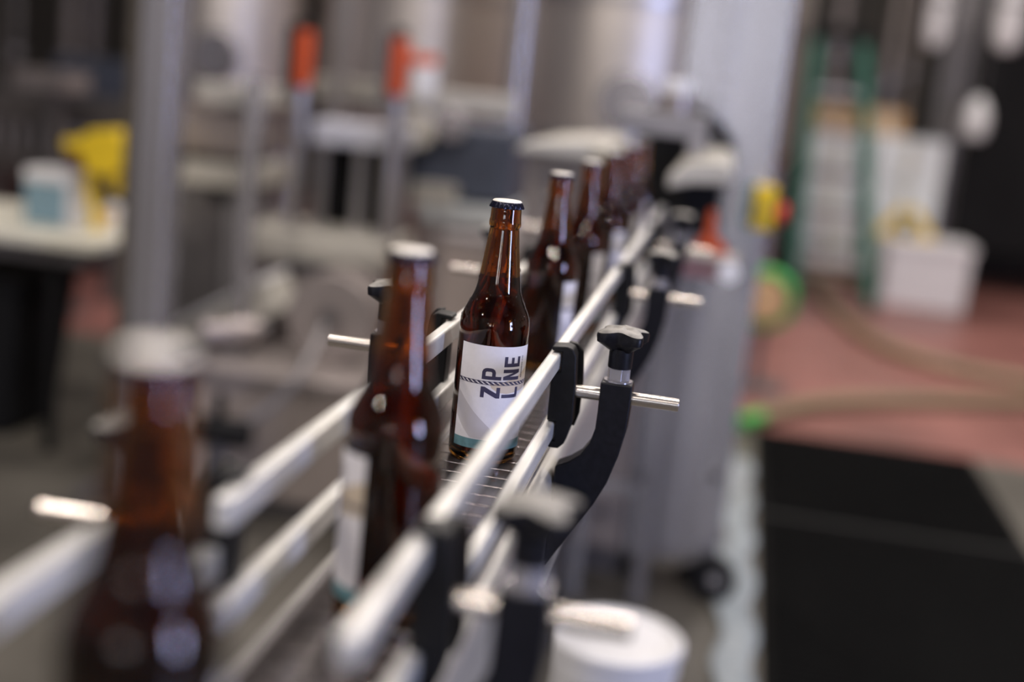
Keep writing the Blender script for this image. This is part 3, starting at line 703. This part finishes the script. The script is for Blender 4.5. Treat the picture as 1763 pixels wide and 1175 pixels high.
# far left: roller conveyor, pedestal tray, pipes against the dark
YL = 4.9
t = thing('roller_conveyor', 'dim grey roller conveyor crossing the dark left background', 'conveyor', (-2.9, YL, 0))
s0 = rect(-40, 168, 200, 212, YL); s1 = rect(-40, 258, 200, 290, YL)
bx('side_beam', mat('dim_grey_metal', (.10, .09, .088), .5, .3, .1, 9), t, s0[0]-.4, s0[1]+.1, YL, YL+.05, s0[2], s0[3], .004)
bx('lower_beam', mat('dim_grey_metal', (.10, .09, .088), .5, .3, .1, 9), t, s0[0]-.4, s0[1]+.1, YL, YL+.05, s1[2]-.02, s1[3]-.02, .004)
xx = s0[0]-.3
zr = (s0[2]+s1[3])/2
while xx < s0[1]+.05:
    MB().cyl((xx, YL+.01, s1[3]-.019), (xx, YL+.01, s0[2]-.0005), .012, 10).build('spindle', steel, t); xx += .085
for xx in (s0[0]-.2, (s0[0]+s0[1])/2+.02, s0[1]): bx('leg', steel_dark, t, xx-.03, xx+.03, YL+.0505, YL+.11, 0, s0[3]-.02, .003)
bx('rear_beam', steel_dark, t, s0[0]-.4, s0[1]+.1, YL+.45, YL+.5, s0[2], s0[3], .004)
for xx in (s0[0]-.2, s0[1]): bx('rear_leg', steel_dark, t, xx-.03, xx+.03, YL+.39, YL+.4495, 0, s0[3]-.02, .003)
t = thing('pedestal_tray', 'pale tray on a dark pedestal above the far roller conveyor', 'tray', (-2.7, YL-.4, 0))
s2 = rect(12, 122, 115, 154, YL-.4)
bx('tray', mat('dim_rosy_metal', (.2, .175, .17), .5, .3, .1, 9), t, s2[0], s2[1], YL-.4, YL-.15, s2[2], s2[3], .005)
xm = ony(76, 200, YL-.4).x
bx('pedestal', steel_dark, t, xm-.025, xm+.025, YL-.32, YL-.27, .015, s2[2]-.0005, .003)
bx('pedestal_base', steel_dark, t, xm-.15, xm+.15, YL-.42, YL-.17, 0, .0145, .002)
for k, (px, w_, lab) in enumerate([(121, .045, 'dim beige pipe in the dark upper left'), (162, .040, 'dim beige pipe next to the tall grey post'), (30, .03, 'thin dark pipe near the left edge')]):
    c = ony(px, 40, 6.4)
    o = thing('riser_pipe', lab, 'pipe', (c.x, 6.4, 0))
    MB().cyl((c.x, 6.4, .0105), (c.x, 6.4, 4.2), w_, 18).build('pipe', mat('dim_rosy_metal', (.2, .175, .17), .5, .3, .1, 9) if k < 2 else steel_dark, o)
    MB().cyl((c.x, 6.4, 0), (c.x, 6.4, .01), w_*1.3, 18).build('flange', steel_dark, o)
    MB().cyl((c.x, 6.4, 1.12), (c.x, 6.4, 1.16), w_*1.6, 18).build('union_ring', steel, o)
s0 = rect(112, 100, 196, 170, 5.9)
t = thing('dark_control_box', 'dark cabinet behind the roller conveyor in the left background', 'cabinet', (s0[0], 6, 0))
bx('cabinet_body', bluegrey, t, s0[0], s0[1]+.1, 5.75, 6.2, .05, s0[3], .01)
bx('cabinet_plinth', dark_m, t, s0[0]+.02, s0[1]+.08, 5.78, 6.18, 0, .0495, .002)

# ------------------------------------------------------------------ right: floor mats, pail, hoses
def floor_mat(y0, y1, label):
    o = thing('floor_mat', label, 'mat', ((.41+1.275)/2, (y0+y1)/2, 0), 'black rubber floor mats')
    n = MB().box(.41, 1.275, y0, y1, 0, .011); n.build('mat_base', mat_rub, o, .004)
    n = MB()
    yv = y0+.03
    while yv < y1-.03:
        n.box(.44, 1.245, yv, yv+.012, .0112, .0165); yv += .033
    rb = n.build('ribs', mat_rub, o); rb['kind'] = 'stuff'
    bx('beveled_edge', mat('mat_edge_rubber', (.02, .02, .019), .7, 0, .2, 40, spec=.2), o, .412, 1.273, y0+.001, y0+.028, .0112, .019, .004)
    return o
floor_mat(3.06, 4.22, 'far black ribbed rubber mat, next to the red floor')
floor_mat(1.72, 3.05, 'near black ribbed rubber mat at the bottom right corner')
# crumpled film along the mat
n = MB(); N1, N2 = 40, 6; rows = []
for i in range(N1+1):
    y = 1.6 + (3.75-1.6)*i/N1; rows.append([(.300 + .095*(k/N2) + .012*math.sin(i*.9), y, .006+.010*abs(math.sin(i*1.3+k*1.1))*random.uniform(.3, 1)) for k in range(N2+1)])
vs = [[n.bm.verts.new(p) for p in r_] for r_ in rows]
for a, b in zip(vs, vs[1:]):
    for k in range(N2): n.bm.faces.new([a[k], a[k+1], b[k+1], b[k]])
o = n.build('plastic_film', plastic_film, None, angle=180)
md = o.modifiers.new('thickness', 'SOLIDIFY'); md.thickness = .002; md.offset = -1
tag(o, 'pale crumpled plastic film lying along the black mats', 'film')

c = onz(1062, 1092, .30)
t = thing('white_pail', 'white lidded pail on the floor under the conveyor', 'pail', (c.x, c.y, 0))
MB().lathe([(0, 0), (.108, 0), (.112, .006), (.122, .24), (.126, .243), (.126, .262), (.122, .265), (.1225, .283), (0, .283)], 48, (c.x, c.y, 0)).build('pail_body', white_pl, t)
MB().lathe([(0, .2835), (.112, .2835), (.118, .284), (.118, .278), (.131, .278), (.132, .282), (.131, .297), (.126, .301), (.118, .300), (.114, .292), (0, .292)], 48, (c.x, c.y, 0)).build('lid', white_pl, t)

hz = .033
pth = [onz(*p, hz) for p in [(1385, 470), (1405, 500), (1440, 540), (1500, 585), (1580, 618), (1680, 642), (1763, 656), (1850, 672), (1880, 684), (1840, 692), (1763, 694), (1650, 692), (1500, 691), (1400, 697), (1310, 718)]]
t = thing('floor_hose', 'tan hose looping across the red floor', 'hose', pth[4])
MB().tube(spline(pth, 8), hz, 14).build('hose', hose_m, t, angle=180)
e0, e1 = pth[-1], pth[-2]; d = (e0-e1).normalized()
MB().cyl(e0+d*.001, e0+d*.16, .030, 18).build('end_fitting', green_h, t, .003, label='green hose fitting')
c = ony(1318, 515, 4.95)
t = thing('hose_reel', 'green hose coil on a low stand behind the steel column', 'hose reel', (c.x, 4.95, 0))
n = MB(); pts = []
for k in range(0, 60*4+1):
    a = 2*math.pi*k/60; pts.append((c.x+.125*math.cos(a), 4.90+.022*(k/60), c.z+.125*math.sin(a)))
n.tube(pts, .0165, 10); n.build('hose_coil', green_h, t, angle=180)
MB().cyl((c.x, 4.85, c.z), (c.x, 5.03, c.z), .09, 28).build('drum', card, t, .004)
bx('stand', steel_dark, t, c.x-.02, c.x+.02, 5.035, 5.06, .0155, c.z+.05, .003)
bx('stand_base', steel_dark, t, c.x-.14, c.x+.14, 4.9, 5.15, 0, .015, .003)
MB().cyl((c.x, 5.0305, c.z), (c.x, 5.0345, c.z), .03, 16).build('axle_plate', steel, t)

# ------------------------------------------------------------------ right background
f1, f2 = onz(1365, 500), onz(1497, 518)
YLd = 7.9
t = thing('step_ladder', 'green fibreglass step ladder standing on the red floor', 'ladder', (1.0, YLd, 0))
lb0, lb1 = ony(1362, 520, YLd).x, ony(1500, 520, YLd).x
lt0, lt1 = ony(1408, 60, YLd+.45).x, ony(1488, 60, YLd+.45).x
H_ = ony(1450, 58, YLd+.45).z
def bar(n, p, q, w, d):
    p, q = Vector(p), Vector(q); ax = (q-p).normalized(); xx = Vector((1, 0, 0)); xx = (xx-ax*xx.dot(ax)).normalized(); yv = ax.cross(xx)
    n.loft([[r_ + xx*a*w/2 + yv*b*d/2 for a, b in ((-1, -1), (1, -1), (1, 1), (-1, 1))] for r_ in (p, q)]); return n
for (b0, t0_) in ((lb0, lt0), (lb1, lt1)):
    bar(MB(), (b0, YLd, .02), (t0_, YLd+.42, H_-.04), .065, .05).build('front_rail', green_fg, t, .004)
    bar(MB(), (b0, YLd+1.0, .02), (t0_, YLd+.52, H_-.04), .05, .04).build('rear_rail', green_fg, t, .004)
    for y_ in (YLd, YLd+1.0): bx('foot', dark_m, t, b0-.035, b0+.035, y_-.03, y_+.03, 0, .03, .004)
for k in range(1, 6):
    f_ = k/6.2; z_ = .02+(H_-.06)*f_; yv = YLd+.42*f_; a0 = lb0+(lt0-lb0)*f_; a1 = lb1+(lt1-lb1)*f_
    bx('step', steel_h, t, a0+.03, a1-.03, yv-.045, yv+.045, z_-.03, z_, .003)
    bx('rear_brace', steel_dark, t, a0+.02, a1-.02, YLd+1.0-.48*f_-.012, YLd+1.0-.48*f_+.012, z_-.02, z_+.01, .002)
bx('top_cap', dark_m, t, lt0-.05, lt1+.05, YLd+.37, YLd+.57, H_-.04, H_+.04, .01)

YP = 9.2
s0 = rect(1378, 232, 1618, 400, YP)
t = thing('pallet', 'wooden pallet under the stacked white cases behind the ladder', 'pallet', ((s0[0]+s0[1])/2, YP+.4, 0))
x0, x1 = s0[0], s0[1]
pal = mat('weathered_pine', (.30, .25, .20), .8, 0, .2, 9, (1, 8, 8))
for k in range(5): bx('deck_board', pal, t, x0+(x1-x0)*k/5+.01, x0+(x1-x0)*(k+1)/5-.01, YP-.02, YP+.82, .1205, .14, .002)
for k in range(3): bx('stringer', pal, t, x0+.01, x1-.01, YP+.36*k, YP+.36*k+.06, 0, .12, .002)
ztop = s0[3]; nl = 3; hh = (ztop-.1405)/nl; ww = (x1-x0)/2
names = ['lower', 'middle', 'upper']
for l in range(nl):
    for k in range(2):
        o = thing('wrapped_case', f'white shrink-wrapped case, {names[l]} one of the {"left" if k == 0 else "right"} stack on the pallet', 'case', (x0+ww*(k+.5), YP+.4, .1405+hh*l), 'white cases stacked on the pallet')
        z0 = .1405+hh*l
        bx('case_body', film_white, o, x0+ww*k+.008, x0+ww*(k+1)-.008, YP+.01, YP+.78, z0, z0+hh-.002, .025)
        bx('tape_strip', mat('pale_tape', (.62, .60, .50), .4), o, x0+ww*(k+.5)-.03, x0+ww*(k+.5)+.03, YP+.003, YP+.0095, z0+.03, z0+hh-.03, .001)
for k, (a, b, c_, lab) in enumerate([(1398, 1478, 186, 'larger brown cardboard box on the white cases, left'), (1496, 1560, 190, 'smaller brown cardboard box on the white cases, right')]):
    q = rect(a, c_, b, 236, YP)
    o = thing('cardboard_box', lab, 'box', ((q[0]+q[1])/2, YP+.3, ztop))
    bx('box_body', card, o, q[0], q[1], YP+.06, YP+.5, ztop-.0015, max(q[3], ztop+.18), .006)
    bx('box_tape', mat('pale_tape', (.62, .60, .50), .4), o, (q[0]+q[1])/2-.025, (q[0]+q[1])/2+.025, YP+.055, YP+.0595, ztop+.01, max(q[3], ztop+.18)-.01, .001)

c0, c1 = onz(1515, 530), onz(1676, 540)
YB = (c0.y+c1.y)/2
xa, xb = ony(1520, 475, YB).x, ony(1670, 480, YB).x
hb = ony(1595, 418, YB).z
t = thing('white_bin', 'large white plastic bin on the red floor near the ladder', 'bin', ((xa+xb)/2, YB+.25, 0))
MB().loft([[(xa+.008, YB+.01, 0), (xb-.008, YB+.01, 0), (xb-.008, YB+.49, 0), (xa+.008, YB+.49, 0)], [(xa, YB, hb-.06), (xb, YB, hb-.06), (xb, YB+.5, hb-.06), (xa, YB+.5, hb-.06)]]).build('bin_body', white_pl, t, .015)
bx('bin_lid', white_pl, t, xa-.012, xb+.012, YB-.012, YB+.512, hb-.0595, hb, .012)
for s in (0, 1):
    xh = xa-.030 if s == 0 else xb+.0125
    bx('side_handle', grey_pl, t, xh, xh+.0175, YB+.18, YB+.32, hb-.05, hb-.02, .004)
c = ony(1560, 390, YB+.25); zt = hb
t = thing('yellow_stand', 'yellow splayed stand with dark centre on top of the white bin', 'stand', (c.x, YB+.25, zt))
for s in (-1, 1): bar(MB(), (c.x+s*.17, YB+.25, zt+.012), (c.x+s*.03, YB+.25, zt+.20), .06, .06).build('splayed_leg', yellow, t, .008)
bx('cross_foot', yellow, t, c.x-.21, c.x+.21, YB+.20, YB+.30, zt, zt+.0118, .003)
bx('centre_block', dark_m, t, c.x-.05, c.x+.05, YB+.21, YB+.29, zt+.012, zt+.11, .008)

t = thing('building_column', 'grey painted building column behind the white cases', 'column', (2.2, 10, 0))
q = rect(1612, 0, 1664, 380, 10.0)
bx('flange', grey_pl, t, q[0], q[1], 10.0, 10.03, 0, 4.8, .004)
bx('web', grey_pl, t, (q[0]+q[1])/2-.015, (q[0]+q[1])/2+.015, 10.0305, 10.2, 0, 4.8, .002)
bx('flange', grey_pl, t, q[0], q[1], 10.2005, 10.23, 0, 4.8, .004)
# dark strip curtain at the far right
q = rect(1668, 60, 1900, 372, 9.6)
t = thing('strip_curtain', 'black strip curtain hanging at the far right', 'curtain', ((q[0]+q[1])/2, 9.6, q[2]))
k = 0; xx = q[0]
while xx < q[1]+.8:
    bx('strip', dark_m, t, xx, xx+.19, 9.60+.012*(k % 2), 9.608+.012*(k % 2), .35, 2.3, .001); xx += .17; k += 1
bx('header_rail', steel_dark, t, q[0]-.05, xx+.1, 9.58, 9.66, 2.3005, 2.38, .004)
for xp in (q[0]-.09, xx+.14): bx('frame_leg', steel_dark, t, xp-.035, xp+.035, 9.58, 9.66, 0, 2.38, .004)
# tall pale wrapped pipes and a white bag at upper right
for k, (px, w_, bot, lab) in enumerate([(1606, .075, 82, 'bright white wrapped pipe end hanging at the upper right'), (1730, .10, 88, 'pale wrapped pipe end hanging at the upper right corner')]):
    c = ony(px, bot, 8.8)
    o = thing('wrapped_pipe', lab, 'pipe', (c.x, 8.8, c.z), 'white wrapped pipes hanging from the ceiling')
    MB().lathe([(0, .0), (w_*.6, .01), (w_, .08), (w_, 5.6-c.z), (0, 5.6-c.z)], 24, (c.x, 8.8, c.z)).build('pipe', white_pl, o)
    MB().lathe([(w_-.002, .30), (w_+.008, .30), (w_+.008, .34), (w_-.002, .34)], 24, (c.x, 8.8, c.z)).build('strap', grey_pl, o)
c = ony(1681, 202, 9.3)
t = thing('white_bag', 'white bag hanging from a hook before the black curtain', 'bag', (c.x, 9.3, c.z))
MB().lathe([(0, -.16), (.07, -.15), (.095, -.08), (.09, .03), (.05, .12), (.02, .15), (0, .152)], 22, (c.x, 9.3, c.z)).build('bag', white_pl, t)
MB().cyl((c.x, 9.3, c.z+.153), (c.x, 9.3, 5.6), .006, 8).build('cord', steel_dark, t)
for k, px in enumerate((1535, 1572, 1440)):
    c = ony(px, 100, 10.5)
    o = thing('background_pipe', ['dim grey pipe between the ladder and the building column, left one', 'dim grey pipe between the ladder and the building column, right one', 'dim grey pipe rising behind the green ladder'][k], 'pipe', (c.x, 10.5, 0))
    MB().cyl((c.x, 10.5, .0105), (c.x, 10.5, 4.5), .05, 16).build('pipe', pinkgrey, o)
    MB().cyl((c.x, 10.5, 0), (c.x, 10.5, .01), .06, 16).build('flange', steel_dark, o)
    MB().cyl((c.x, 10.5, 1.5+.12*k), (c.x, 10.5, 1.58+.12*k), .075, 16).build('coupling', steel, o)
